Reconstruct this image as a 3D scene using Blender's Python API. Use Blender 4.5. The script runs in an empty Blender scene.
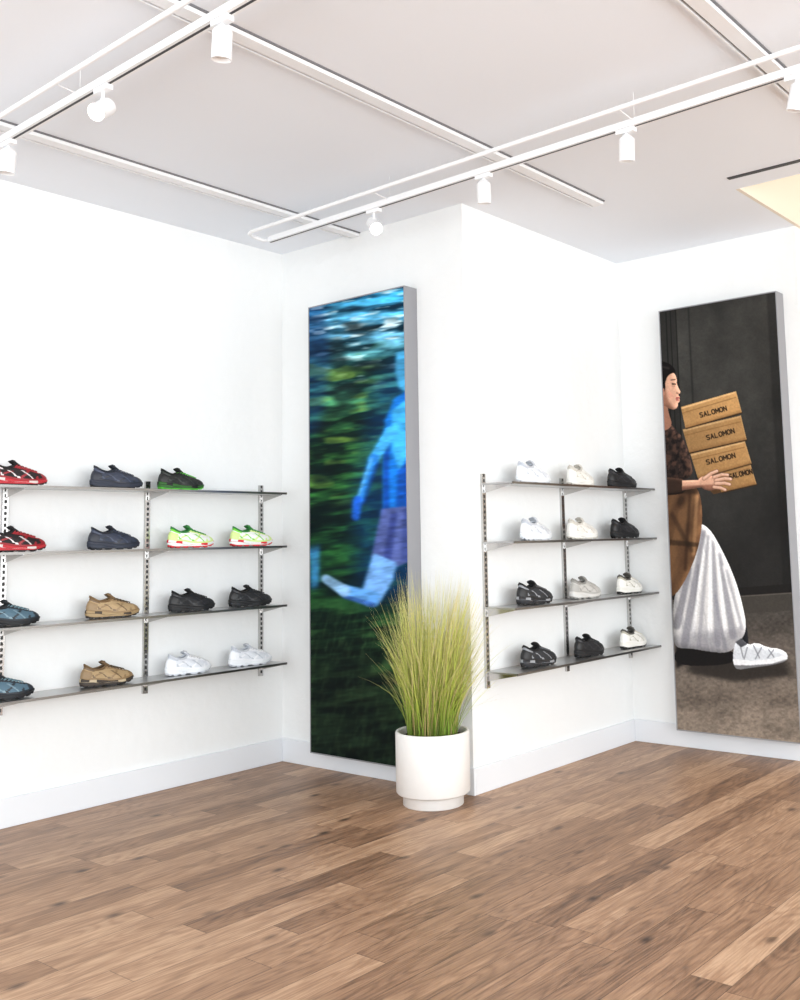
import bpy, math, random
import numpy as np
from mathutils import Vector, Matrix
random.seed(7); rng=np.random.default_rng(11)
sc=bpy.context.scene
D=1.4066; E=1.5986; H=3.0

# ------------------------------------------------------------ helpers
def s2l(c):
    c=np.asarray(c,dtype=float)
    return np.where(c<=0.04045,c/12.92,((c+0.055)/1.055)**2.4)
def rgb(r,g,b): 
    l=s2l([r/255,g/255,b/255]); return (float(l[0]),float(l[1]),float(l[2]),1.0)
def nmat(name):
    m=bpy.data.materials.new(name); m.use_nodes=True
    nt=m.node_tree; b=nt.nodes.get("Principled BSDF")
    return m,nt,b
def simple(name,col,rough=0.5,metal=0.0,emis=0.0,noise=0.0,nscale=60,bump=0.0,coat=0.0):
    m,nt,b=nmat(name)
    b.inputs["Base Color"].default_value=col
    b.inputs["Roughness"].default_value=rough
    b.inputs["Metallic"].default_value=metal
    if coat: b.inputs["Coat Weight"].default_value=coat
    if emis:
        b.inputs["Emission Color"].default_value=col
        b.inputs["Emission Strength"].default_value=emis
    if noise or bump:
        tc=nt.nodes.new("ShaderNodeTexCoord"); n=nt.nodes.new("ShaderNodeTexNoise")
        n.inputs["Scale"].default_value=nscale; n.inputs["Detail"].default_value=4
        nt.links.new(tc.outputs["Object"],n.inputs["Vector"])
        if noise:
            r=nt.nodes.new("ShaderNodeMapRange"); r.inputs[3].default_value=1-noise; r.inputs[4].default_value=1+noise
            nt.links.new(n.outputs["Fac"],r.inputs[0])
            mx=nt.nodes.new("ShaderNodeVectorMath"); mx.operation='SCALE'
            mx.inputs[0].default_value=col[:3]; nt.links.new(r.outputs[0],mx.inputs["Scale"])
            nt.links.new(mx.outputs[0],b.inputs["Base Color"])
        if bump:
            bp=nt.nodes.new("ShaderNodeBump"); bp.inputs["Strength"].default_value=bump; bp.inputs["Distance"].default_value=0.01
            nt.links.new(n.outputs["Fac"],bp.inputs["Height"]); nt.links.new(bp.outputs[0],b.inputs["Normal"])
    return m

class MB:
    def __init__(s): s.v=[]; s.f=[]; s.m=[]; s.sm=[]
    def add(s,vs,fs,mi=0,smooth=False):
        o=len(s.v); s.v+= [tuple(v) for v in vs]
        for f in fs: s.f.append(tuple(o+i for i in f)); s.m.append(mi); s.sm.append(smooth)
    def box(s,a,b,mi=0):
        x0,y0,z0=a; x1,y1,z1=b
        vs=[(x0,y0,z0),(x1,y0,z0),(x1,y1,z0),(x0,y1,z0),(x0,y0,z1),(x1,y0,z1),(x1,y1,z1),(x0,y1,z1)]
        s.add(vs,[(0,3,2,1),(4,5,6,7),(0,1,5,4),(1,2,6,5),(2,3,7,6),(3,0,4,7)],mi)
    def cyl(s,p0,p1,r0,r1=None,mi=0,n=24,caps=True):
        if r1 is None: r1=r0
        p0=Vector(p0);p1=Vector(p1);d=(p1-p0).normalized()
        a=d.orthogonal().normalized();b=d.cross(a)
        vs=[];fs=[]
        for p,r in((p0,r0),(p1,r1)):
            for i in range(n):
                t=2*math.pi*i/n; vs.append(p+a*math.cos(t)*r+b*math.sin(t)*r)
        for i in range(n): fs.append((i,(i+1)%n,n+(i+1)%n,n+i))
        s.add(vs,fs,mi,True)
        if caps:
            s.add(vs[:n],[tuple(reversed(range(n)))],mi); s.add(vs[n:],[tuple(range(n))],mi)
    def sweep(s,pts,r,mi=0,n=8,closed=False,flat=1.0):
        P=[Vector(p) for p in pts]; N=len(P); vs=[];fs=[]
        for k in range(N):
            a=P[(k-1)%N] if (closed or k>0) else P[k]; b=P[(k+1)%N] if (closed or k<N-1) else P[k]
            d=(b-a).normalized(); side=d.cross(Vector((0,0,1))); 
            if side.length<1e-3: side=Vector((0,1,0))
            side.normalize(); up=side.cross(d)
            for i in range(n):
                t=2*math.pi*i/n; vs.append(P[k]+side*math.cos(t)*r+up*math.sin(t)*r*flat)
        for k in range(N if closed else N-1):
            q=(k+1)%N
            for i in range(n): j=(i+1)%n; fs.append((k*n+i,k*n+j,q*n+j,q*n+i))
        if not closed: fs+= [tuple(reversed(range(n))),tuple(range((N-1)*n,N*n))]
        s.add(vs,fs,mi,True)
    def lathe(s,prof,mi=0,n=64):
        vs=[];fs=[]
        for r,z in prof:
            for i in range(n):
                t=2*math.pi*i/n; vs.append((r*math.cos(t),r*math.sin(t),z))
        for k in range(len(prof)-1):
            for i in range(n):
                j=(i+1)%n; fs.append((k*n+i,k*n+j,(k+1)*n+j,(k+1)*n+i))
        s.add(vs,fs,mi,True)
    def mesh(s,name,mats):
        me=bpy.data.meshes.new(name); me.from_pydata(s.v,[],s.f)
        for m in mats: me.materials.append(m)
        me.polygons.foreach_set("material_index",s.m); me.polygons.foreach_set("use_smooth",s.sm); me.update()
        return me
    def obj(s,name,mats,loc=(0,0,0),bevel=0):
        o=bpy.data.objects.new(name,s.mesh(name,mats)); o.location=loc; sc.collection.objects.link(o)
        if bevel:
            md=o.modifiers.new("bevel","BEVEL"); md.width=bevel; md.segments=2; md.limit_method='ANGLE'
        return o

# ------------------------------------------------------------ room materials
def plaster(name,col,bump=0.12):
    m,nt,b=nmat(name); L=nt.links.new
    b.inputs["Roughness"].default_value=0.75
    tc=nt.nodes.new("ShaderNodeTexCoord")
    n=nt.nodes.new("ShaderNodeTexNoise"); n.inputs["Scale"].default_value=14; n.inputs["Detail"].default_value=6
    n2=nt.nodes.new("ShaderNodeTexNoise"); n2.inputs["Scale"].default_value=1.3; n2.inputs["Detail"].default_value=2
    L(tc.outputs["Object"],n.inputs["Vector"]); L(tc.outputs["Object"],n2.inputs["Vector"])
    r=nt.nodes.new("ShaderNodeMapRange"); r.inputs[3].default_value=.985; r.inputs[4].default_value=1.015
    L(n2.outputs["Fac"],r.inputs[0])
    mx=nt.nodes.new("ShaderNodeVectorMath"); mx.operation='SCALE'; mx.inputs[0].default_value=col[:3]
    L(r.outputs[0],mx.inputs["Scale"]); L(mx.outputs[0],b.inputs["Base Color"])
    bp=nt.nodes.new("ShaderNodeBump"); bp.inputs["Strength"].default_value=bump; bp.inputs["Distance"].default_value=.02
    L(n.outputs["Fac"],bp.inputs["Height"]); L(bp.outputs[0],b.inputs["Normal"])
    return m
M_wall=plaster("wall_paint",(.86,.87,.865,1),.26)
M_ceil=plaster("ceiling_paint",(.85,.88,.93,1),.02)
M_trim=simple("trim_paint",(.80,.82,.85,1),.35)
M_cream=plaster("cream_paint",rgb(232,222,206),.02)

def wood_floor():
    m,nt,b=nmat("oak_planks"); L=nt.links.new; N=nt.nodes.new
    def math_(op,a=None,c=None,d=None):
        n=N("ShaderNodeMath"); n.operation=op
        for i,v in enumerate((a,c,d)):
            if v is None: continue
            if isinstance(v,(int,float)): n.inputs[i].default_value=v
            else: L(v,n.inputs[i])
        return n.outputs[0]
    tc=N("ShaderNodeTexCoord"); sp=N("ShaderNodeSeparateXYZ"); L(tc.outputs["Object"],sp.inputs[0])
    x,y=sp.outputs[0],sp.outputs[1]
    yr=math_('DIVIDE',y,.127); row=math_('FLOOR',yr); fy=math_('FRACT',yr)
    w=N("ShaderNodeTexWhiteNoise"); w.noise_dimensions='1D'; L(row,w.inputs["W"])
    off=math_('MULTIPLY',w.outputs["Value"],7.3)
    xr=math_('ADD',math_('DIVIDE',x,.95),off); col=math_('FLOOR',xr); fx=math_('FRACT',xr)
    w2=N("ShaderNodeTexWhiteNoise"); w2.noise_dimensions='2D'
    cb=N("ShaderNodeCombineXYZ"); L(row,cb.inputs[0]); L(col,cb.inputs[1]); L(cb.outputs[0],w2.inputs["Vector"])
    tone=w2.outputs["Value"]
    cg=N("ShaderNodeCombineXYZ"); L(math_('ADD',math_('MULTIPLY',x,1.0),math_('MULTIPLY',tone,31)),cg.inputs[0])
    L(math_('MULTIPLY',y,7.0),cg.inputs[1]); L(math_('MULTIPLY',tone,17),cg.inputs[2])
    g1=N("ShaderNodeTexNoise"); g1.inputs["Scale"].default_value=3.6; g1.inputs["Detail"].default_value=8; g1.inputs["Roughness"].default_value=.68; g1.inputs["Distortion"].default_value=.35
    L(cg.outputs[0],g1.inputs["Vector"])
    g3=N("ShaderNodeTexNoise"); g3.inputs["Scale"].default_value=1.3; g3.inputs["Detail"].default_value=1.2; L(cg.outputs[0],g3.inputs["Vector"])
    ringl=math_('POWER',math_('ABSOLUTE',math_('SINE',math_('MULTIPLY',g3.outputs["Fac"],52.0))),4.0)
    cg2=N("ShaderNodeCombineXYZ"); L(math_('MULTIPLY',x,4),cg2.inputs[0]); L(math_('MULTIPLY',y,110.0),cg2.inputs[1]); L(math_('MULTIPLY',tone,9),cg2.inputs[2])
    g2=N("ShaderNodeTexNoise"); g2.inputs["Scale"].default_value=1.5; g2.inputs["Detail"].default_value=3; L(cg2.outputs[0],g2.inputs["Vector"])
    vo=N("ShaderNodeTexVoronoi"); vo.inputs["Scale"].default_value=4.6
    ck=N("ShaderNodeCombineXYZ"); L(x,ck.inputs[0]); L(math_('MULTIPLY',y,1.9),ck.inputs[1]); L(ck.outputs[0],vo.inputs["Vector"])
    kr=N("ShaderNodeMapRange"); kr.inputs[1].default_value=.04; kr.inputs[2].default_value=.22; kr.inputs[3].default_value=1; kr.inputs[4].default_value=0
    L(vo.outputs["Distance"],kr.inputs[0])
    sepc=N("ShaderNodeSeparateColor"); L(vo.outputs["Color"],sepc.inputs[0])
    knot=math_('MULTIPLY',kr.outputs[0],math_('GREATER_THAN',sepc.outputs[0],.64))
    fac=math_('ADD',math_('MULTIPLY',tone,.42),math_('MULTIPLY',g1.outputs["Fac"],1.10))
    fac=math_('ADD',fac,math_('MULTIPLY',math_('SUBTRACT',g2.outputs["Fac"],.5),.55))
    fac=math_('SUBTRACT',fac,math_('MULTIPLY',ringl,.13))
    fac=math_('SUBTRACT',fac,.19)
    cr=N("ShaderNodeValToRGB"); e=cr.color_ramp.elements
    e[0].position=.08; e[0].color=rgb(92,66,47); e[1].position=.92; e[1].color=rgb(206,170,138)
    a=e.new(.36); a.color=rgb(140,106,80); a=e.new(.62); a.color=rgb(172,135,105)
    L(fac,cr.inputs[0])
    mk=N("ShaderNodeMix"); mk.data_type='RGBA'; L(math_('MULTIPLY',knot,.9),mk.inputs[0]); L(cr.outputs[0],mk.inputs[6]); mk.inputs[7].default_value=rgb(52,33,22)
    s1=math_('LESS_THAN',fy,.020); s2=math_('LESS_THAN',fx,.0028); seam=math_('MAXIMUM',s1,s2)
    ms=N("ShaderNodeMix"); ms.data_type='RGBA'; L(math_('MULTIPLY',seam,.65),ms.inputs[0]); L(mk.outputs[2],ms.inputs[6]); ms.inputs[7].default_value=rgb(60,42,31)
    L(ms.outputs[2],b.inputs["Base Color"])
    rr=N("ShaderNodeMapRange"); rr.inputs[3].default_value=.34; rr.inputs[4].default_value=.54; L(g1.outputs["Fac"],rr.inputs[0]); L(rr.outputs[0],b.inputs["Roughness"])
    bp=N("ShaderNodeBump"); bp.inputs["Strength"].default_value=.3; bp.inputs["Distance"].default_value=.003
    L(math_('SUBTRACT',math_('MULTIPLY',g2.outputs["Fac"],.5),seam),bp.inputs["Height"]); L(bp.outputs[0],b.inputs["Normal"])
    return m
M_floor=wood_floor()

# ------------------------------------------------------------ room shell
X0=-7.0; Y0=-8.5; X1=3.2
def bx(name,a,b,mat,bevel=0):
    m=MB(); m.box(a,b); return m.obj(name,[mat],bevel=bevel)
bx("floor",(X0-.1,Y0-.1,-.1),(X1+.1,.12,0),M_floor)
m=MB()
OX=.78; OY=-2.6; OY2=-5.2
m.box((X0-.1,Y0-.1,H),(OX,.12,H+.12)); m.box((OX,OY+.02,H),(X1+.1,.12,H+.12)); m.box((OX,Y0-.1,H),(X1+.1,OY2,H+.12))
m.obj("ceiling",[M_ceil])
bx("wall_left",(X0,0,0),(0,.12,H),M_wall)
bx("wall_alcove",(0,-D,0),(.12,.12,H),M_wall)
bx("wall_column",(.12,-D,0),(E+.12,-D+.12,H),M_wall)
bx("wall_right",(E,OY+.02,0),(E+.12,-D,H),M_wall)
m=MB(); m.box((E+.12,OY,0),(X1,OY+.02,H)); m.box((OX,OY,H),(X1,OY+.02,4.6)); m.box((X1,Y0,0),(X1+.1,OY+.1,4.6))
m.box((OX-.08,OY2,H+.12),(OX,OY+.1,4.6)); m.box((OX,OY2-.1,H+.12),(X1,OY2,4.6)); m.box((OX-.08,OY2-.1,4.6),(X1+.1,OY+.1,4.7))
m.obj("wall_stairwell",[M_cream])
M_frame=simple("anodised_frame",rgb(60,60,62),.4,.6)
m=MB()
for i in range(7):
    x=X0+(X1-X0)*i/6; m.box((x-.04,Y0-.05,0),(x+.04,Y0+.05,H))
m.box((X0,Y0-.05,0),(X1,Y0+.05,.25)); m.box((X0,Y0-.05,H-.15),(X1,Y0+.05,H)); m.obj("window_1",[M_frame])
m=MB()
for i in range(6):
    y=Y0+(0-Y0)*i/5; m.box((X0-.05,y-.04,0),(X0+.05,y+.04,H))
m.box((X0-.05,Y0,0),(X0+.05,0,.25)); m.box((X0-.05,Y0,H-.15),(X0+.05,0,H)); m.obj("window_2",[M_frame])
BH=.13; BT=.016
bx("baseboard_left",(X0,-BT,0),(-BT,0,BH),M_trim,.003)
bx("baseboard_alcove",(-BT,-D-BT,0),(0,0,BH),M_trim,.003)
bx("baseboard_column",(0,-D-BT,0),(E-BT,-D,BH),M_trim,.003)
bx("baseboard_right",(E-BT,OY+.02,0),(E,-D,BH),M_trim,.003)

M_white=simple("white_metal",(.86,.86,.87,1),.35)
M_dark=simple("dark_slot",(.05,.05,.055,1),.6)
M_grey=simple("channel_shadow_gap",(.16,.16,.17,1),.6)
def channel(name,x0,x1,y):
    m=MB(); m.box((x0,y-.040,H-.022),(x1,y+.014,H),0); m.box((x0,y+.014,H-.010),(x1,y+.026,H),1); m.box((x0,y+.026,H-.022),(x1,y+.034,H),0)
    m.box((x0,y-.048,H-.006),(x1,y-.040,H),1)
    m.obj(name,[M_white,M_grey])
channel("ceiling_channel",-6.5,.47,-1.945)
channel("ceiling_channel",-6.5,-.001,-.62)
channel("ceiling_channel",-6.5,.52,-3.25)
bx("linear_air_diffuser",(.585,-3.9,H-.004),(.615,-2.62,H),M_dark)

# ------------------------------------------------------------ lighting tracks
TZ=2.86
def lighting_track(p0,p1,cx):
    m=MB()
    a=Vector((p0[0],p0[1],TZ)); b=Vector((p1[0],p1[1],TZ)); d=(b-a).normalized(); n=Vector((-d.y,d.x,0))
    w=.017;h=.028
    def beam(off,w,z0,z1,mi):
        vs=[]
        for p in(a,b):
            for sx,zz in((-w,z0),(w,z0),(w,z1),(-w,z1)):
                q=p+n*(off+sx); vs.append((q.x,q.y,TZ+zz))
        m.add(vs,[(0,1,2,3),(7,6,5,4),(0,4,5,1),(1,5,6,2),(2,6,7,3),(3,7,4,0)],mi)
    beam(0,w,0,h,0); beam(0,.005,-.0006,.001,1)
    ca=a+Vector((-cx,0,.03)); cb_=b+Vector((-cx,0,.03))
    m.cyl(ca,cb_,.010,mi=0,n=14)
    m.sweep([ca,ca+Vector((.01,.03,-.002)),ca+Vector((.05,.05,-.005)),a+Vector((-.02,.03,.012)),a+Vector((0,0,.015))],.009,0,10)
    L=(b-a).length
    k=0.9
    while k<L:
        p=a+d*k; m.cyl((p.x,p.y,TZ+h),(p.x,p.y,H-.001),.0012,mi=0,n=6)
        q=ca+d*k
        m.cyl((p.x,p.y,TZ+h-.008),(q.x,q.y,q.z),.0025,mi=0,n=8)
        k+=1.35
    return m.obj("lighting_track",[M_white,M_dark])
RT=((-.52,-.50),(-.64,-4.9)); LT=((-2.11,-.45),(-2.24,-4.6))
lighting_track(RT[0],RT[1],.13); lighting_track(LT[0],LT[1],.10)
M_lamp=simple("lamp_glow",(1,.93,.8,1),.5,emis=14)
M_lens=simple("lamp_lens",(.75,.74,.72,1),.2)
def spot(trk,y,aim,on):
    (x0,y0),(x1,y1)=trk; x=x0+(x1-x0)*(y-y0)/(y1-y0)
    m=MB()
    m.box((-.014,-.04,-.018),(.014,.04,0),0)
    m.cyl((0,0,-.018),(0,0,-.045),.006,mi=0,n=10)
    c=Vector((0,0,-.080)); d=Vector(aim).normalized()
    R=.031
    a=c-d*.036; b=c+d*.050
    m.cyl(a,b,R,R,0,28,caps=False)
    m.cyl(a-d*.006,a,R*.85,R,0,28,caps=False); m.cyl(a-d*.018,a-d*.006,R*.40,R*.85,0,28)
    m.cyl(b,b-d*.012,R,R*.82,0,28,caps=False)
    q=b-d*.012; m.cyl(q-d*.002,q,R*.82,R*.82,1 if on else 2,28)
    m.cyl((0,0,-.043),c,.009,mi=0,n=10)
    o=m.obj("track_spotlight",[M_white,M_lamp,M_lens],(x,y,TZ-.001))
    if on:
        l=bpy.data.lights.new("spot_bulb","SPOT"); l.energy=25; l.color=(1,.9,.75); l.spot_size=math.radians(50); l.spot_blend=.8; l.shadow_soft_size=.025
        lo=bpy.data.objects.new("spot_bulb",l); lo.parent=o; sc.collection.objects.link(lo)
        lo.location=b+d*.01; lo.rotation_euler=(-d).to_track_quat('Z','Y').to_euler()
spot(RT,-1.29,(-.45,-.75,-.62),True)
spot(RT,-1.98,(.15,.1,-1),False)
spot(RT,-2.71,(.15,.12,-1),False)
spot(RT,-3.405,(.1,.3,-1),False)
spot(LT,-2.20,(.05,.12,-1),False)
spot(LT,-1.51,(-.75,-.35,-.6),True)
spot(LT,-.80,(0,.1,-1),False)

# ------------------------------------------------------------ shelf racks
M_steel=simple("brushed_steel",(.50,.50,.50,1),.36,1.0)
M_edge=simple("steel_edge",(.26,.25,.24,1),.3,1.0)
M_chrome=simple("chrome_standard",(.55,.54,.53,1),.22,1.0)
M_slot=simple("standard_slot",(.03,.03,.03,1),.6)
SH=[.585,.905,1.235,1.535]
def rack(x0,x1,yw,ups,depth=.21):
    m=MB()
    for z in SH:
        m.box((x0,yw-depth,z-.008),(x1,yw-.012,z),0)
        m.box((x0,yw-depth-.001,z-.011),(x1,yw-depth+.003,z+.0005),1)
    for x in ups:
        m.box((x-.014,yw-.014,.50),(x+.014,yw,1.585),2)
        z=.515
        while z<1.57:
            m.box((x-.006,yw-.0147,z),(x+.006,yw-.0137,z+.016),3); z+=.027
        for z in SH:
            vs=[(x-.003,yw-.014,z-.008),(x-.003,yw-depth+.02,z-.008),(x-.003,yw-depth+.02,z-.014),(x-.003,yw-.014,z-.05)]
            vs+=[(x+.003,v[1],v[2]) for v in vs]
            m.add(vs,[(0,1,2,3),(7,6,5,4),(0,4,5,1),(1,5,6,2),(2,6,7,3),(3,7,4,0)],2)
    return m.obj("wall_shelf_rack",[M_steel,M_edge,M_chrome,M_slot])
rack(-2.47,-.15,0,[-2.45,-1.69,-.93,-.17])
rack(.10,E-.003,-D,[.12,.86,E-.02])

# ------------------------------------------------------------ sneakers
def sstep(t): t=np.clip(t,0,1); return t*t*(3-2*t)
def sneaker_mesh(name,c):
    m=MB(); n=96
    th=2*np.pi*np.arange(n)/n; cs=np.cos(th); sn=np.sin(th)
    fx=.146*np.sign(cs)*np.abs(cs)**.85
    W=.034+.015*sstep((fx+.04)/.10)
    W=W*(1-.10*sstep((fx-.08)/.06))
    fy=W*np.sign(sn)*np.abs(sn)**.70+.006*sstep((fx-.02)/.12)
    lift=.016*np.clip((fx-.055)/.09,0,1)**2+.008*np.clip((-fx-.10)/.045,0,1)**2
    top=.023+.014*sstep((-fx+.02)/.12)
    def ringf(rings,mis,smooth=True):
        base=len(m.v)
        for r in rings: m.v+= [tuple(p) for p in r]
        for k in range(len(rings)-1):
            for i in range(n):
                j=(i+1)%n
                m.f.append((base+k*n+i,base+k*n+j,base+(k+1)*n+j,base+(k+1)*n+i))
                m.m.append(mis[k](i) if callable(mis[k]) else mis[k]); m.sm.append(smooth)
    def ring(s,z): return np.stack([fx*s,fy*s,z],1)
    g=(np.arange(n)//3)%2
    lug=np.where(g==0,0,.006)
    ringf([ring(.0,lift+.006),ring(.80,lift+.006),ring(.90,lift+lug),ring(.985,lift+lug),ring(1.0,lift+.009)],[4]*4,False)
    wv=.0030*np.sin(fx/.29*2*np.pi*2.5+1)
    ma=(lambda i:5 if (i//5)%3==0 else 3) if c.get('midaccent') else 3
    ringf([ring(1.0,lift+.009),ring(1.015,lift+.012),ring(1.02,lift*.9+.45*top+.004),ring(1.004,lift*.9+.62*top+wv)],[3,3,3])
    ringf([ring(1.004,lift*.9+.62*top+wv),ring(1.022,lift*.9+.66*top+wv),ring(1.016,lift*.85+top-.002),ring(.985,lift*.8+top+.0015),ring(.95,lift*.8+top)],[5 if c.get('midaccent') else 3,ma,ma,3])
    P0=np.stack([fx*.97,fy*.96,lift*.8+top-.002],1)
    ox=-.066+.056*cs; oy=.027*np.sign(sn)*np.abs(sn)**.8+.001
    oz=.086+.022*np.clip(-cs,0,1)**2+.016*np.clip(cs,0,1)**2-.003*np.abs(sn)
    P1=np.stack([ox,oy,oz],1)
    toe=np.clip(cs,0,1)**1.5; heel=np.clip(-cs,0,1)**2
    C0=P0.copy(); C0[:,2]+=.035-.006*toe; C0[:,1]*=1.04; C0[:,0]*=1+.02*heel
    k=(.34+.18*toe-.2*heel)[:,None]
    C1=P1+(P0-P1)*np.concatenate([k,k,k*0],1); C1[:,2]-=.020+.012*toe
    T=24; ts=np.linspace(0,1,T+1)
    def B(t): return (1-t)**3*P0+3*(1-t)**2*t*C0+3*(1-t)*t*t*C1+t**3*P1
    rings=[B(t) for t in ts]
    def tw(t): return .013+.007*t
    def kind(kk,i):
        t=(kk+.5)/T; x,y,z=rings[kk][i]; a=abs(((th[i]+np.pi)%(2*np.pi))-np.pi)
        if a<1.3 and t>.46 and abs(y-.003)<tw(t): return 2
        if a<1.35 and t>.40 and abs(y-.003)<tw(t)+.008: return 1
        if t>.90: return 2
        if x>.108 and t<.36+.1*math.cos(a*3): return 1
        if x<-.100 and t<.62: return 1
        if x<-.085 and t>.70: return 6
        if t<.12: return 1
        ph=(x/.070+t*1.0+.2)%1.0; ph2=(x/.085-t*1.1+.35)%1.0
        if -.10<x<.098 and .12<t<.74 and ph<.17: return 6
        if -.085<x<.085 and .12<t<.70 and ph2<.20: return 1
        return 0
    kd=[[kind(kk,i) for i in range(n)] for kk in range(T)]
    R=[r.copy() for r in rings]
    for kk in range(1,T):
        for i in range(n):
            if all(kd[a][b] in(1,6) for a in(kk-1,kk) for b in(i,(i-1)%n)):
                p=rings[kk][i]; d=np.array([p[0]*.3,p[1],max(p[2]-.045,0)*1.0]); d/=np.linalg.norm(d)+1e-6
                R[kk][i]=p+d*.0022
            elif all(kd[a][b]==2 for a in(kk-1,kk) for b in(i,(i-1)%n)) and kk<T*.9: R[kk][i]=rings[kk][i]-np.array([0,0,.003])
    ringf(R,[(lambda i,kk=kk:kd[kk][i]) for kk in range(T)])
    ctr=np.array([-.066,.001,0])
    def flat(s,z): q=(P1-ctr)*np.array([s,s,0])+ctr; q[:,2]=z; return q
    ringf([P1,flat(.88,.07)*np.array([1,1,0])+np.array([0,0,1])*(P1[:,2:3]-.004),flat(.84,.05),flat(0.01,.047)],[2,7,7])
    m.sweep([tuple(p) for p in P1[::3]],.0050,2,8,closed=True)
    def surf(t,yy):
        r=B(t); cand=[i for i in range(n) if cs[i]>.2]; cand.sort(key=lambda i:abs(r[i][1]-.003-yy)); 
        a,b=r[cand[0]],r[cand[1]]; return a if abs(a[1]-b[1])<1e-6 else a+(b-a)*np.clip((yy+.003-a[1])/(b[1]-a[1]),-1,2)
    lt=[.50,.58,.66,.74,.82,.90,.97]
    for a,b in zip(lt[:-1],lt[1:]):
        for sg in(-1,1):
            pts=[]
            for q in np.linspace(-1,1,7):
                t=a+(b-a)*(q+1)/2; w=tw(t)+.004
                p=surf(t,sg*q*w); pts.append((p[0],p[1],p[2]+.0035))
            m.sweep(pts,.0024,8,6)
    q=P1[0]
    prof=[(q[0]+.030,q[2]-.012,.016),(q[0]+.008,q[2]+.003,.020),(q[0]-.005,q[2]+.011,.0225),(q[0]-.012,q[2]+.017,.021),(q[0]-.017,q[2]+.019,.016)]
    vs=[];fs=[]
    for (x,z,w) in prof:
        for s_ in(-1,-.5,0,.5,1): vs.append((x-.004*s_*s_,s_*w+.003,z+.002-.004*s_*s_))
        for s_ in(1,.5,0,-.5,-1): vs.append((x-.013-.003*s_*s_,s_*w*.95+.003,z-.003-.003*s_*s_))
    for a in range(len(prof)-1):
        for i in range(10): j=(i+1)%10; fs.append((a*10+i,a*10+j,a*10+10+j,a*10+10+i))
    e=(len(prof)-1)*10; fs.append(tuple(range(e,e+10))); m.add(vs,fs,2,True)
    m.add([(q[0]-.0025,-.007,q[2]+.0125),(q[0]-.0025,.013,q[2]+.0125),(q[0]-.0090,.013,q[2]+.0180),(q[0]-.0090,-.007,q[2]+.0180)],[(0,1,2,3)],6)
    m.sweep([(-.121,.001,.103),(-.129,.001,.106),(-.129,.001,.113),(-.122,.001,.112)],.0028,2,8)
    mats=[]
    for key,ro in(('base',.75),('over',.45),('collar',.8),('mid',.6),('out',.65),('midaccent',.6),('stripe',.4),('lining',.9),('lace',.7)):
        cc=c.get(key) or c['base']; mats.append(simple(name+"_"+key,rgb(*cc),ro,noise=.12 if key in('base','over') else 0,nscale=220))
    return m.mesh(name,mats)
K=(22,22,24)
CW={
 'red':dict(base=(30,22,24),over=(150,26,36),collar=(25,22,24),mid=(190,40,50),midaccent=(220,205,200),out=(34,20,22),stripe=(216,206,206),lining=(20,20,20),lace=(170,50,56)),
 'navy':dict(base=(54,60,76),over=(34,38,50),collar=(30,34,44),mid=(44,49,63),out=(28,30,38),stripe=(64,72,92),lining=(26,28,36),lace=(62,68,84)),
 'blackgreen':dict(base=(28,30,28),over=(20,22,20),collar=(20,22,20),mid=(40,96,32),midaccent=(20,22,20),out=(80,190,45),stripe=(34,42,34),lining=(90,200,50),lace=(80,190,45)),
 'volt':dict(base=(242,243,238),over=(214,236,150),collar=(50,130,60),mid=(238,240,236),midaccent=(225,40,55),out=(222,52,60),stripe=(120,215,60),lining=(30,40,30),lace=(60,160,70)),
 'teal':dict(base=(82,110,126),over=(34,40,48),collar=(28,32,38),mid=(26,28,32),out=(20,20,22),stripe=(120,146,158),lining=(20,22,24),lace=(110,140,150)),
 'tan':dict(base=(176,150,112),over=(148,122,87),collar=(120,94,62),mid=(166,140,102),midaccent=(70,58,46),out=(48,40,34),stripe=(118,95,68),lining=(70,54,38),lace=(90,72,52)),
 'tandark':dict(base=(170,144,106),over=(140,114,80),collar=(108,84,56),mid=(60,50,42),midaccent=(190,172,142),out=(34,30,28),stripe=(110,88,62),lining=(60,46,34),lace=(90,72,52)),
 'black':dict(base=(28,28,31),over=(19,19,21),collar=(18,18,20),mid=(23,23,25),out=(15,15,16),stripe=(38,38,42),lining=(14,14,14),lace=(34,34,36)),
 'white':dict(base=(222,226,232),over=(238,240,244),collar=(200,204,211),mid=(234,237,240),out=(206,209,215),stripe=(190,195,204),lining=(160,165,172),lace=(238,239,240)),
 'cream':dict(base=(232,229,222),over=(241,239,233),collar=(210,206,197),mid=(238,236,230),out=(212,208,198),stripe=(204,200,190),lining=(165,158,145),lace=(240,238,232)),
 'blackwhite':dict(base=(42,44,48),over=(24,24,26),collar=(22,22,24),mid=(32,32,36),midaccent=(150,152,156),out=(22,22,24),stripe=(140,143,148),lining=(18,18,20),lace=(110,112,116)),
 'stone':dict(base=(196,194,189),over=(176,174,169),collar=(146,144,139),mid=(212,210,206),out=(158,156,151),stripe=(150,148,143),lining=(110,106,100),lace=(202,199,195)),
 'whiteblack':dict(base=(230,228,220),over=(242,240,234),collar=(90,87,82),mid=(238,236,228),out=(48,47,46),stripe=(180,175,158),lining=(60,58,54),lace=(225,220,205)),
}
SM={k:sneaker_mesh("sneaker_"+k,v) for k,v in CW.items()}
def put(kind,x,yw,z,rot=0,off=-.118):
    o=bpy.data.objects.new("sneaker",SM[kind]); sc.collection.objects.link(o)
    k=.94 if yw==0 else .98
    o.location=(x,yw+off,z+.0008); o.rotation_euler=(0,0,math.radians(rot)); o.scale=(k,k,k*1.04)
z4,z3,z2,z1=SH
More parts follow.
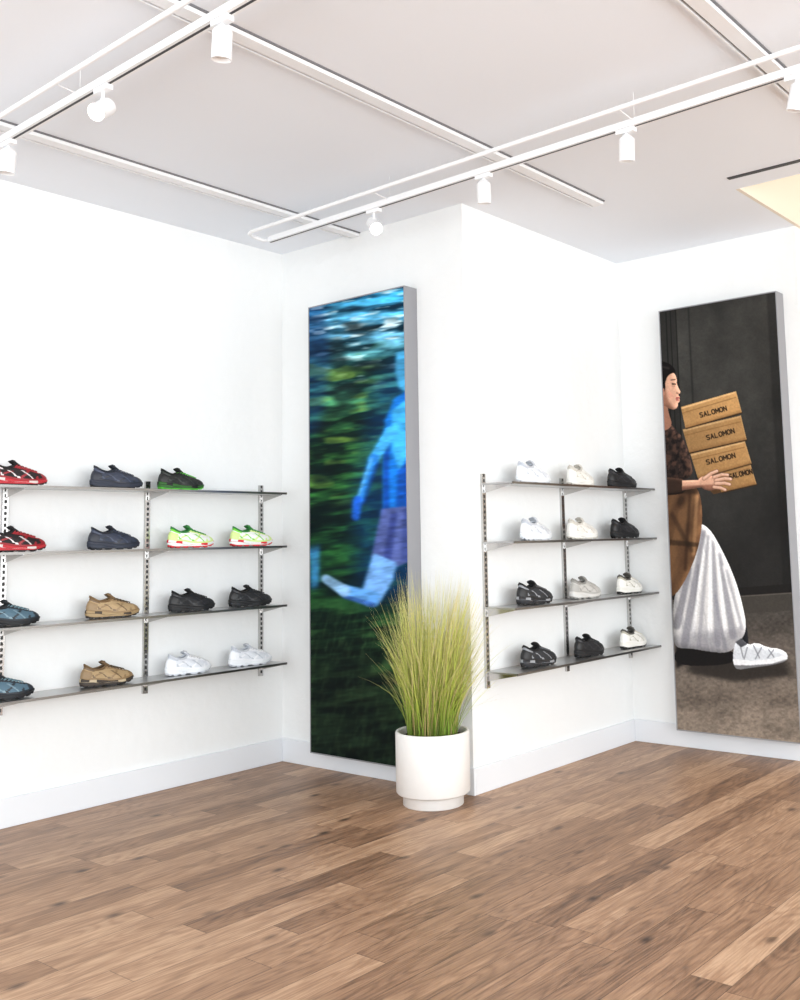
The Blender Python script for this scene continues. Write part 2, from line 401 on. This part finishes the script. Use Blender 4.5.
for kind,x,z in [('red',-1.69,z1),('navy',-1.18,z1),('blackgreen',-.80,z1),
  ('red',-1.69,z2),('navy',-1.19,z2),('volt',-.735,z2),('volt',-.33,z2),
  ('teal',-1.71,z3),('tan',-1.19,z3),('black',-.725,z3),('black',-.335,z3),
  ('teal',-1.73,z4),('tandark',-1.215,z4),('white',-.745,z4),('white',-.335,z4),
  ('red',-2.15,z1),('red',-2.15,z2),('teal',-2.15,z3),('teal',-2.15,z4)]:
    put(kind,x,0,z,random.uniform(-6,0))
for kind,x,z in [('white',.42,z1),('cream',.89,z1),('black',1.36,z1),
  ('white',.43,z2),('cream',.89,z2),('black',1.37,z2),
  ('blackwhite',.40,z3),('stone',.90,z3),('whiteblack',1.40,z3),
  ('blackwhite',.42,z4),('black',.92,z4),('whiteblack',1.42,z4)]:
    put(kind,x,-D,z,random.uniform(-4,4))

# ------------------------------------------------------------ planter + grass
M_pot=simple("planter_glaze",(.85,.83,.80,1),.45,noise=.03,nscale=30)
M_soil=simple("soil",rgb(60,46,34),.95,noise=.3,nscale=80,bump=.5)
PX,PY=-.235,-1.345
m=MB()
m.lathe([(0,0),(.140,0),(.145,.004),(.145,.052),(.150,.056),(.170,.056),(.177,.064),(.178,.335),(.175,.343),(.166,.343),(.162,.338),(.161,.31)],0)
m.lathe([(.161,.312),(.0,.318)],1)
pot=m.obj("planter_with_ornamental_grass",[M_pot,M_soil],(PX,PY,0))
gm,nt,b=nmat("grass_blades"); at=nt.nodes.new("ShaderNodeAttribute"); at.attribute_name="Col"; nt.links.new(at.outputs["Color"],b.inputs["Base Color"]); b.inputs["Roughness"].default_value=.55
vs=[];fs=[];cl=[]
S=9
for k in range(2100):
    ph=random.uniform(0,2*math.pi); br=.120*math.sqrt(random.random()); 
    bx0=br*math.cos(ph); by0=br*math.sin(ph)
    a=ph+random.gauss(0,.7); u=random.random()
    lean=random.uniform(.01,.15)+.12*u*u+(.14 if random.random()<.05 else 0)
    h=random.uniform(.40,.86)*(1-.16*(lean/.3)**2)
    if random.random()<.25: h*=.7
    w=random.uniform(.0011,.0021); pw=random.uniform(1.3,2.3)
    wa=random.uniform(0,math.pi); wx,wy=math.cos(wa)*w,math.sin(wa)*w
    g=random.random()
    c0=np.array([102,130,42])*(.7+.6*g); c1=np.array([174,188,78])*(.8+.4*g); c2=np.array([214,204,136])*(.85+.3*g)
    if random.random()<.22: c0=np.array([160,140,84]); c1=np.array([208,192,130]); c2=np.array([228,214,164])
    o=len(vs); cx_=random.gauss(0,.012); dr=random.uniform(.02,.09)
    for i in range(S+1):
        s=i/S; r=lean*s**pw; z=.31+h*(s-.10*lean/.2*s**3)
        x=bx0+math.cos(a)*r+cx_*math.sin(3*s)-.015*s; y=by0+math.sin(a)*r+cx_*math.cos(3*s)*s-dr*s**1.3
        wx_=PX+x; wy_=PY+y
        if wy_>-1.10 and wx_>-.118: x=-.118-PX-random.random()*.01
        elif wy_>-D-.02 and wx_>-.014: x=-.014-PX-random.random()*.01
        t=(1-s)**.6
        vs.append((x-wx*t,y-wy*t,z)); vs.append((x+wx*t,y+wy*t,z))
        c=c0+(c1-c0)*min(1,s*2) if s<.5 else c1+(c2-c1)*(s-.5)*2
        c=np.clip(s2l(np.clip(c,0,250)/255),0,1); cl+= [(*c,1)]*2
    for i in range(S): fs.append((o+2*i,o+2*i+1,o+2*i+3,o+2*i+2))
me=bpy.data.meshes.new("grass"); me.from_pydata(vs,[],fs); me.materials.append(gm)
ca=me.color_attributes.new("Col","FLOAT_COLOR","POINT"); ca.data.foreach_set("color",np.array(cl,dtype=np.float32).ravel())
go=bpy.data.objects.new("grass",me); go.parent=pot; sc.collection.objects.link(go)

# ------------------------------------------------------------ printed light-box posters
def homog(src,dst):
    A=[];B=[]
    for (x,y),(X,Y) in zip(src,dst):
        A.append([x,y,1,0,0,0,-X*x,-X*y]);B.append(X); A.append([0,0,0,x,y,1,-Y*x,-Y*y]);B.append(Y)
    h=np.linalg.solve(np.array(A,float),np.array(B,float)); return np.append(h,1).reshape(3,3)
class Art:
    """flat artwork painted on a grid; drawing coordinates are image pixels, mapped onto the panel by a homography"""
    def __init__(s,nu,nv,corners):
        s.nu,s.nv=nu,nv
        u,v=np.meshgrid(np.linspace(0,1,nu),np.linspace(0,1,nv))
        Hm=homog([(0,0),(1,0),(1,1),(0,1)],corners)  # panel corners are image pixels; shapes are drawn in the same coordinates
        w=Hm[2,0]*u+Hm[2,1]*v+Hm[2,2]
        s.x=(Hm[0,0]*u+Hm[0,1]*v+Hm[0,2])/w; s.y=(Hm[1,0]*u+Hm[1,1]*v+Hm[1,2])/w
        s.u,s.v=u,v; s.c=np.zeros((nv,nu,3))
    def noise(s,sx,sy,ang=0,seed=0,oct=1):
        r=np.random.default_rng(seed); o=0;amp=1;tot=0
        ca,sa=math.cos(ang),math.sin(ang)
        X=(s.x-300)*ca+(s.y-280)*sa+600; Y=-(s.x-300)*sa+(s.y-280)*ca+600
        for k in range(oct):
            g=r.random((256,256)); gx=X/sx*(2**k); gy=Y/sy*(2**k)
            ix=np.floor(gx).astype(int);iy=np.floor(gy).astype(int);tx=gx-ix;ty=gy-iy
            tx=tx*tx*(3-2*tx);ty=ty*ty*(3-2*ty)
            a=g[iy%256,ix%256];b=g[iy%256,(ix+1)%256];c=g[(iy+1)%256,ix%256];d=g[(iy+1)%256,(ix+1)%256]
            o=o+amp*((a*(1-tx)+b*tx)*(1-ty)+(c*(1-tx)+d*tx)*ty); tot+=amp; amp*=.5
        return o/tot
    def poly(s,pts):
        m=np.zeros(s.x.shape,bool); n=len(pts)
        for i in range(n):
            x1,y1=pts[i];x2,y2=pts[(i+1)%n]
            if y1==y2: continue
            cnd=((y1>s.y)!=(y2>s.y)); m^= cnd&(s.x<(x2-x1)*(s.y-y1)/(y2-y1)+x1)
        return m.astype(float)
    def smooth(s,pts,it=2):
        p=[np.array(q,float) for q in pts]
        for _ in range(it):
            o=[]
            for i in range(len(p)):
                a=p[i];b=p[(i+1)%len(p)]; o+= [a*.75+b*.25,a*.25+b*.75]
            p=o
        return s.poly([tuple(q) for q in p])
    def cap(s,a,b,ra,rb=None,soft=.35):
        rb=ra if rb is None else rb
        ax,ay=a;bx_,by_=b;dx,dy=bx_-ax,by_-ay;L=dx*dx+dy*dy+1e-9
        t=np.clip(((s.x-ax)*dx+(s.y-ay)*dy)/L,0,1)
        d=np.hypot(s.x-ax-t*dx,s.y-ay-t*dy)-(ra+(rb-ra)*t)
        return np.clip(.5-d/(2*soft),0,1)
    def blur(s,a,ru,rv):
        def k1(r):
            n=int(3*r)+1; k=np.exp(-.5*(np.arange(-n,n+1)/max(r,.01))**2); return k/k.sum()
        def conv(arr,k,ax):
            n=len(k)//2; pad=[(0,0)]*arr.ndim; pad[ax]=(n,n); p=np.pad(arr,pad,'edge'); o=np.zeros_like(arr)
            for i,w in enumerate(k):
                sl=[slice(None)]*arr.ndim; sl[ax]=slice(i,i+arr.shape[ax]); o+=w*p[tuple(sl)]
            return o
        if ru>0: a=conv(a,k1(ru),1)
        if rv>0: a=conv(a,k1(rv),0)
        return a
    def paint(s,m,col,al=1.0):
        m=(m*al)[...,None]; col=np.asarray(col,float)
        s.c=s.c*(1-m)+col*m
    def vol(s,m,r,k,l=(.8,-.6)):
        h=s.blur(m,r,r); gy,gx=np.gradient(h)
        t=np.clip(-(gx*l[0]+gy*l[1])*r*2.5,-1,1)
        s.c=s.c*(1+(k*t*m)[...,None])
    def build(s,name,x,y0,y1,z0,z1,th,glow,gain=1.0):
        nu,nv=s.nu,s.nv
        Y=y0+(y1-y0)*s.u; Z=z1+(z0-z1)*s.v
        co=np.stack([np.full(Y.shape,x-th),Y,Z],-1).reshape(-1,3)
        idx=np.arange(nu*nv).reshape(nv,nu)
        q=np.stack([idx[:-1,:-1],idx[1:,:-1],idx[1:,1:],idx[:-1,1:]],-1).reshape(-1,4)
        me=bpy.data.meshes.new(name+"_print"); me.vertices.add(len(co)); me.vertices.foreach_set("co",co.astype(np.float32).ravel())
        me.loops.add(q.size); me.loops.foreach_set("vertex_index",q.ravel().astype(np.int32))
        me.polygons.add(len(q)); me.polygons.foreach_set("loop_start",np.arange(0,q.size,4,dtype=np.int32))
        me.update(calc_edges=True)
        ca=me.color_attributes.new("Col","FLOAT_COLOR","POINT")
        c=np.concatenate([gain*s2l(np.clip(s.c/255,0,1)).reshape(-1,3),np.ones((nu*nv,1))],1).astype(np.float32)
        ca.data.foreach_set("color",c.ravel())
        mt,nt,b=nmat(name+"_print"); at=nt.nodes.new("ShaderNodeAttribute"); at.attribute_name="Col"
        nt.links.new(at.outputs["Color"],b.inputs["Base Color"]); nt.links.new(at.outputs["Color"],b.inputs["Emission Color"])
        b.inputs["Emission Strength"].default_value=glow; b.inputs["Roughness"].default_value=.7; b.inputs["Specular IOR Level"].default_value=.12
        me.materials.append(mt)
        mb=MB(); f=.006
        mb.box((x-th+.002,y1,z0),(x-.001,y0,z1),0)
        for a,b2 in(((x-th-.002,y1-f,z0-f),(x-.001,y1,z1+f)),((x-th-.002,y0,z0-f),(x-.001,y0+f,z1+f)),((x-th-.002,y1,z0-f),(x-.001,y0,z0)),((x-th-.002,y1,z1),(x-.001,y0,z1+f))): mb.box(a,b2,0)
        fr=mb.obj(name,[simple(name+"_frame",rgb(150,150,154),.4,.25)])
        po=bpy.data.objects.new("print",me); po.parent=fr; sc.collection.objects.link(po)

# --- left: blurred runner in forest
A=Art(200,860,[(308,308),(403,287),(413,768),(312,752)])  # panel corners in image pixels, as are the shapes below
y=A.y; x=A.x
def ramp(y,stops):
    ys=[s[0] for s in stops]; return np.stack([np.interp(y,ys,[s[1][k] for s in stops]) for k in range(3)],-1)
lo=ramp(y,[(290,(4,36,60)),(350,(4,36,46)),(400,(4,30,24)),(480,(6,26,20)),(560,(4,22,24)),(640,(6,22,16)),(768,(4,12,10))])
hi=ramp(y,[(290,(60,180,235)),(335,(120,200,240)),(370,(80,160,140)),(440,(70,140,60)),(520,(36,96,46)),(600,(30,70,36)),(680,(46,74,40)),(768,(24,40,28))])
n=A.noise(34,5,-.12,1,3)*.6+A.noise(60,12,-.12,2,2)*.4
n=np.clip((n-.40)*4.2,0,1)[...,None]
A.c=lo*(1-n)+hi*n
n2=np.clip((A.noise(18,3.5,-.12,5,2)-.58)*6,0,1)*np.clip((395-y)/60,0,1)
A.paint(n2,(215,240,245),.85)
n3=np.clip((A.noise(26,7,-.1,9,2)-.54)*6,0,1)*np.clip((y-330)/30,0,1)*np.clip((520-y)/60,0,1)*np.clip((392-x)/30,0,1)
A.paint(n3,(140,180,70),.55)
n4=np.clip((A.noise(30,9,-.1,12,2)-.5)*5,0,1)*np.clip((y-300)/20,0,1)*np.clip((600-y)/60,0,1)
A.paint(n4,(2,16,20),.7)
A.paint(A.blur(A.poly([(308,300),(322,300),(330,360),(322,420),(308,440)]),8,12),(6,40,90),.55)
n5=np.clip((A.noise(3,10,.25,21,3)-.45)*4,0,1)*np.clip((y-590)/50,0,1)
A.paint(n5,(66,92,52),.38)
A.paint(A.blur(A.poly([(311,640),(360,650),(400,690),(413,768),(312,752)]),14,18),(6,13,13),.45)
A.paint(A.blur(A.poly([(310,548),(320,545),(319,585),(311,588)]),4,6),(60,140,200),.8)
bl=lambda m:A.blur(m,3.0,1.4)
blue=(20,112,205); cy=(84,200,250); deep=(10,50,140)
A.paint(A.blur(A.poly([(374,380),(412,345),(412,600),(360,600),(352,500)]),16,18),(6,56,116),.5)
A.paint(bl(A.poly([(396,352),(406,350),(408,392),(399,388),(395,372)])),(70,160,210),.95)
A.paint(bl(A.poly([(385,420),(394,398),(410,388),(412,515),(384,515),(383,470)])),blue,1)
A.paint(bl(A.poly([(392,410),(410,396),(410,450),(400,470),(392,450)])),cy,.65)
A.paint(bl(A.poly([(384,440),(389,430),(390,512),(384,512)])),deep,.7)
A.paint(bl(A.poly([(398,470),(410,460),(411,512),(396,512)])),deep,.6)
A.paint(bl(A.cap((391,432),(374,458),6.5,5)),(66,168,235),1)
A.paint(bl(A.cap((374,458),(360,500),5,3.5)),(40,130,222),1)
A.paint(bl(A.cap((378,462),(364,502),1.4,1.2)),(10,56,140),.8)
A.paint(bl(A.cap((372,458),(358,498),1.0,.9)),(130,210,245),.8)
A.paint(bl(A.cap((358,500),(356,516),5,4)),(28,92,200),1)
A.paint(bl(A.poly([(382,508),(411,505),(412,560),(398,566),(372,556)])),(78,92,152),1)
A.paint(bl(A.poly([(392,512),(398,512),(392,560),(384,558)])),(36,48,108),.7)
A.paint(bl(A.poly([(404,508),(411,508),(411,560),(402,560)])),(44,58,118),.6)
A.paint(bl(A.poly([(374,552),(398,562),(394,580),(382,600),(368,606),(362,592)])),(112,164,226),1)
A.paint(bl(A.cap((374,598),(345,590),8,6)),(92,154,220),1)
A.paint(bl(A.cap((374,604),(345,596),2.5,2)),(36,72,146),.7)
A.paint(bl(A.cap((345,590),(326,578),6,4.5)),(136,178,216),.9)
n=A.noise(10,3,-.1,33,2)[...,None]; A.c*= .76+.48*n
A.c=A.blur(A.c,1.3,.4)
A.build("runner_poster",0,-.348,-1.081,.105,2.592,.1,.40,.85)

# --- right: woman carrying stacked cartons
A=Art(320,1060,[(657,312),(776,292),(800,742),(680,730)]); x=A.x;y=A.y  # corners and figure outlines in image pixel coordinates
P=A.poly; SP=A.smooth
n=A.noise(40,60,0,41,4); f=A.noise(5,5,0,42,3)
A.c=np.ones(A.c.shape)*np.array([56,55,52])*(0.45+.8*n[...,None]+.16*f[...,None])
xl=x-(y-312)*.055
A.paint(A.blur(((xl>686)&(xl<688)).astype(float),1,0)*(y<600),(24,24,23),.5)
A.paint(np.clip((x-720)/70,0,1)*np.clip((470-y)/180,0,1),(96,92,86),.30)
A.paint(A.blur((xl>768).astype(float),2,0)*(y<598),(30,29,28),.55)
for px_ in (663.5,668,673.5):
    A.paint((np.abs(xl-px_)<.6).astype(float)*(y<600),(14,14,13),.8)
A.paint(A.blur((xl<674).astype(float),1,0)*(y<600),(26,25,24),.5)
A.paint(np.clip((y-430)/120,0,1)*(y<600),(22,21,21),.55)
A.paint(P([(670,604),(803,594),(803,616),(670,624)]),(64,60,55),1)
A.paint(P([(670,598),(803,588),(803,597),(670,606)]),(30,28,27),1)
A.paint(A.cap((670,606),(803,597),.5),(104,98,90),.8)
g=A.noise(3,2,0,51,3); g2=A.noise(30,14,0,52,2)
pv=ramp(y,[(612,(62,58,54)),(650,(90,82,75)),(700,(116,104,93)),(745,(140,126,112))])*(.62+.42*g[...,None]+.34*g2[...,None])
A.paint(P([(660,624),(803,614),(803,760),(660,760)]),pv)
A.paint(A.blur(P([(690,664),(785,660),(792,678),(735,684),(690,676)]),9,4),(40,36,33),.85)
A.paint(A.blur(P([(676,600),(692,600),(700,660),(678,672)]),3,3),(20,18,18),.9)
A.paint(SP([(676,652),(706,650),(735,654),(739,664),(720,669),(676,669)]),(24,22,22),1)
m_=SP([(732,618),(745,618),(749,640),(750,660),(737,662)]); A.paint(m_,(28,28,31),1); A.vol(m_,4,.6)
sk=SP([(695,528),(709,532),(723,556),(735,582),(743,608),(748,634),(739,648),(729,657),(708,655),(692,652),(677,652),(675,640),(674,602),(684,585),(692,566)],2)
A.paint(sk,(216,213,211),1)
for a,b,r,c,al in(((704,538),(686,648),3.0,(132,130,137),.75),((709,542),(700,650),1.6,(158,156,162),.7),((713,548),(719,648),2.4,(142,141,149),.7),
    ((720,560),(734,640),2.6,(138,137,145),.7),((727,576),(742,632),1.6,(152,151,158),.6),((690,575),(678,630),3,(112,110,117),.7),((699,570),(694,640),1.2,(118,116,123),.6),
    ((716,600),(726,652),1.6,(142,141,149),.7),((706,545),(694,640),1.4,(246,245,244),.9),((711,546),(711,640),1.8,(250,249,248),.9),((717,556),(727,640),1.6,(250,249,248),.9),((724,572),(739,630),1.2,(248,247,246),.8)):
    A.paint(A.blur(A.cap(a,b,r*.8,r*1.3),1.6,2.2)*sk,c,al)
fold=A.noise(4,34,-.22,81,3); A.paint(sk*np.clip((fold-.5)*4,0,1),(140,139,146),.4)
A.paint(sk*A.blur(P([(672,640),(748,632),(748,664),(672,664)]),6,6),(120,118,124),.5)
A.vol(sk,7,.35)
ct=SP([(658,482),(690,487),(700,497),(703,520),(701,545),(695,566),(685,588),(675,602),(665,602)],2)
A.paint(ct,(84,59,41),1)
fold=A.noise(9,22,.35,83,2); A.paint(ct*np.clip((fold-.5)*4,0,1),(130,95,64),.55); A.paint(ct*np.clip((.46-fold)*5,0,1),(42,30,22),.7)
for a,b,r,c,al in(((697,502),(694,560),1.8,(156,118,82),.7),((690,500),(686,575),1.6,(44,30,22),.6),((672,520),(692,556),2.2,(40,28,21),.5)):
    A.paint(A.blur(A.cap(a,b,r),2.2,2.6)*ct,c,al)
A.paint(ct*A.blur(P([(660,544),(703,549),(703,553),(660,550)]),1.5,1.5),(34,25,18),.6)
A.paint(ct*A.blur(P([(662,482),(700,488),(698,500),(662,498)]),3,3),(34,24,18),.75)
A.vol(ct,8,.55)
tp=SP([(655,422),(666,426),(676,434),(684,446),(690,462),(694,486),(655,487)],2)
A.paint(tp,(42,32,29),1)
nz=A.noise(3.2,4,.4,61,3); A.paint(tp*np.clip((nz-.5)*7,0,1),(92,64,50),.55); A.paint(tp*np.clip((.42-nz)*7,0,1),(18,14,13),.8)
A.vol(tp,7,.6)
skin=(208,160,134)
A.paint(SP([(655,400),(666,405),(667,416),(672,430),(664,436),(655,432)]),(150,106,86),1)
hd=P([(655,371),(662,370.5),(668,372),(672,375),(674.6,379),(675.6,383),(675.4,386),(676.4,389),(678,392.4),(679.4,395),(679,396.8),(677.6,397.8),(677.6,399.2),(679,400.8),(678.4,402.4),(679,404),(678.2,406),(676.8,407),(677,409.5),(675.6,412.4),(672.4,413.8),(668,412.6),(664,410),(655,408)])
A.paint(hd,skin,1)
A.paint(hd*A.blur(P([(650,384),(663,388),(667,404),(673,413),(680,413),(668,420),(650,415)]),3,3),(134,90,72),.85)
A.vol(hd,5,.28,(1,-.2))
A.paint(hd*A.blur(A.cap((668,397),(671,400),2),2.5,2.5),(214,142,122),.45)
A.paint(A.blur(SP([(650,364),(660,363.5),(668,366),(673,371),(674.5,376),(670,376),(666,379),(663.5,386),(664,394),(661,398),(661,408),(650,412)]),.6,.6),(15,12,12),1)
A.paint(A.blur(A.cap((656,368),(667,371),1.2),1,1),(62,54,52),.5)
A.paint(A.blur(A.cap((669.6,383.2),(673.8,382.6),.45),.5,.5),(44,28,24),1)
A.paint(A.blur(A.cap((671.2,387.2),(674.4,387.4),.8,.5),.5,.4),(28,18,17),1)
A.paint(A.blur(A.cap((671,389.3),(673.5,389.4),.6),.8,.6),(150,104,86),.6)
A.paint(A.blur(A.cap((675.4,396.6),(677.2,397),.6),.6,.6),(120,76,62),.8)
A.paint(A.cap((675.6,401.6),(678.2,401.2),.75,.5),(160,72,70),1); A.paint(A.cap((675.8,403.8),(677.8,404),.8,.6),(178,88,84),1); A.paint(A.cap((675,402.6),(678,402.5),.25),(90,40,40),.9)
A.paint(A.blur(A.cap((661.4,393),(662,397.6),1.5),.6,.6),(170,120,100),1)
def carton(q,tone,tl=None,tr=None):
    M_=P(q); A.paint(M_,np.array([190,146,94])*tone,1); a,b,c,d=q
    gr=np.clip((x-a[0])/(b[0]-a[0]+1),0,1)
    A.c*= (1-M_*.16*(1-gr))[...,None]
    A.paint(M_*A.blur(A.cap(d,c,2.5),3,3),np.array([132,94,56])*tone,.7)
    A.paint(M_*A.blur(A.cap((a[0]+1,a[1]+1.2),(b[0]-1,b[1]+1.2),.8),1,1),np.array([232,192,138])*tone,.9)
    A.paint(M_*A.blur(A.cap((a[0]+1,a[1]+6.5),(b[0]-.4,b[1]+6.5),.35),.6,.6),(112,78,46),.9)
    A.paint(M_*A.blur(A.cap((b[0],b[1]),(c[0],c[1]),.5),.8,.8),(226,184,130),.7)
    A.paint(A.blur(A.cap((d[0]+.5,d[1]+.3),(c[0],c[1]+.3),.6),.7,.7),(46,30,18),.95)
    A.paint(M_*A.noise(14,8,0,71,3),(146,104,60),.35); A.c*=(1+M_*(A.noise(1.5,1.5,0,72,2)-.5)*.12)[...,None]
    if tl: label('SALOMON',tl,tr)
G={'S':[[(3,.3),(2,0),(.6,0),(0,1),(.4,2.5),(2.6,3.5),(3,5),(2.4,6),(1,6),(0,5.6)]],'A':[[(0,6),(1.5,0),(3,6)],[(.7,4),(2.3,4)]],'L':[[(0,0),(0,6),(2.8,6)]],
   'O':[[(0,1.4),(.9,0),(2.3,0),(3.2,1.4),(3.2,4.6),(2.3,6),(.9,6),(0,4.6),(0,1.4)]],'M':[[(0,6),(0,0),(1.7,4),(3.4,0),(3.4,6)]],'N':[[(0,6),(0,0),(3,6),(3,0)]]}
def label(t,tl,tr,hh=4.4):
    tl=np.array(tl,float);tr=np.array(tr,float);ux=(tr-tl)/len(t); L=np.linalg.norm(ux); dx=ux/L; dy=np.array([-dx[1],dx[0]])
    for i,ch in enumerate(t):
        o=tl+ux*i
        for st in G[ch]:
            p=[o+dx*(px_*L*.72/3.3)+dy*(py_*hh/6) for px_,py_ in st]
            for a,b in zip(p[:-1],p[1:]): A.paint(A.cap(a,b,.48,soft=.3),(26,18,14),.95)
carton([(712,479),(750,467),(757,490),(722,498)],.90,(729,480),(753,474.5))
carton([(690,459),(745,446),(752,469),(698,484)],.97,(706,465.5),(736,458))
carton([(682,434),(741,420),(747,445),(689,458)],.91,(706,440.5),(735,433))
carton([(680,411),(736,395),(742,417),(685,433)],1.08,(699,417.5),(727,410))
A.paint(P([(698,484),(712,480),(722,498),(714,500)]),(80,56,35),.95)
sl=SP([(655,482),(672,483),(686,485),(687,498),(672,501),(655,500)],1); A.paint(sl,(50,36,29),1); A.vol(sl,4,.6,(.2,-1))
am=np.maximum(A.cap((680,491),(702,489),5.0,3.6),0); hand=SP([(697,485.5),(704,481),(713,481),(720,484),(720,492),(712,497),(702,494.5)],1)
mm=np.maximum(am*(x>682),hand); A.paint(mm,skin,1)
A.paint(mm*A.blur(P([(678,492),(702,490.5),(720,490),(716,500),(700,498),(678,500)]),2,1.6),(134,90,72),.9)
A.vol(mm,3,.3,(.2,-1))
for a,b,c,r in(((714,482.5),(722,480),(728,480.4),1.45),((716,485.8),(725,484),(731,484.6),1.55),((716,489),(725,488.6),(730,490),1.5),((714,492.5),(721,493.4),(725.5,495.4),1.4),((704,484),(711,479),(717,476.5),1.6)):
    for p,q,r2 in((a,b,r),(b,c,r*.92)): A.paint(A.cap(p,q,r2+.45,soft=.5),(104,68,54),.8)
    for p,q,r2 in((a,b,r),(b,c,r*.92)): A.paint(A.cap(p,q,r2),(204,158,132),1); A.paint(A.blur(A.cap((p[0],p[1]-.6),(q[0],q[1]-.6),r2*.35),.6,.6),(236,200,178),.7)
    A.paint(A.cap((c[0]-.4,c[1]-.3),(c[0]+.3,c[1]-.1),.6),(238,206,190),.9)
sh=SP([(734,656),(736,646),(742,642),(749,649),(757,646),(768,651),(780,652),(788,657),(787,664),(772,668),(752,670.5),(738,673),(734,667)],1)
A.paint(sh,(214,217,221),1); A.vol(sh,5,.35,(.2,-1))
A.paint(sh*P([(733,662),(752,664),(772,662),(790,656),(790,661),(772,666.5),(752,668),(733,669)]),(236,236,237),1)
A.paint(sh*P([(733,668),(752,668.5),(772,667),(790,662),(790,670),(752,675),(733,676)]),(120,119,120),1)
for a,b in(((741,649),(744,661)),((748,651),(745,662)),((754,649),(760,661)),((762,651),(756,662)),((769,653),(774,660)),((774,653),(768,661))): A.paint(A.blur(A.cap(a,b,.6),.4,.4),(126,128,134),.85)
A.paint(A.blur(P([(736,646),(742,642),(748,648),(742,651)]),.6,.6),(60,60,64),.9)
A.c*= (.93+.14*A.noise(1.2,1.2,0,91,2))[...,None]
A.c=A.blur(A.c,.5,.5)
A.build("carton_carrier_poster",E,-1.752,-2.482,.116,2.6097,.1,.25,.85)

# ------------------------------------------------------------ light
w=bpy.data.worlds.new("World"); sc.world=w; w.use_nodes=True; w.node_tree.nodes["Background"].inputs[0].default_value=(.86,.94,1,1); w.node_tree.nodes["Background"].inputs[1].default_value=1.28
def area(name,loc,rot,sx,sy,e,col=(1,1,1)):
    l=bpy.data.lights.new(name,"AREA"); l.shape='RECTANGLE'; l.size=sx; l.size_y=sy; l.energy=e; l.color=col
    o=bpy.data.objects.new(name,l); o.location=loc; o.rotation_euler=rot; sc.collection.objects.link(o)
area("daylight_storefront",(-2.2,Y0+.3,1.5),(math.radians(102),0,0),9,2.5,350,(.95,.985,1))
area("daylight_side_window",(X0+.3,-4.6,1.5),(math.radians(102),0,math.radians(-90)),7,2.5,235,(.92,.97,1))
area("stairwell_fill",(2.0,-3.9,4.5),(0,0,0),1.2,1.2,15,(1,.95,.87))  # unseen fill light added to give the cream well a warm glow

# ------------------------------------------------------------ camera
yaw,pit,rol=.6763,.1104,-.0209
f=Vector((math.cos(yaw)*math.cos(pit),math.sin(yaw)*math.cos(pit),math.sin(pit))); r=Vector((math.sin(yaw),-math.cos(yaw),0)); u=r.cross(f)
r2=r*math.cos(rol)+u*math.sin(rol); u2=-r*math.sin(rol)+u*math.cos(rol)
cam=bpy.data.cameras.new("camera"); co=bpy.data.objects.new("camera",cam); sc.collection.objects.link(co)
M=Matrix((( r2.x,u2.x,-f.x,-4.02),(r2.y,u2.y,-f.y,-4.5938),(r2.z,u2.z,-f.z,1.257),(0,0,0,1))); co.matrix_world=M
cam.sensor_width=36; cam.lens=36.337; cam.shift_x=-.0602; cam.shift_y=-.0739; cam.clip_start=.05
sc.camera=co
sc.view_settings.view_transform='Standard'; sc.view_settings.look='None'; sc.view_settings.exposure=0
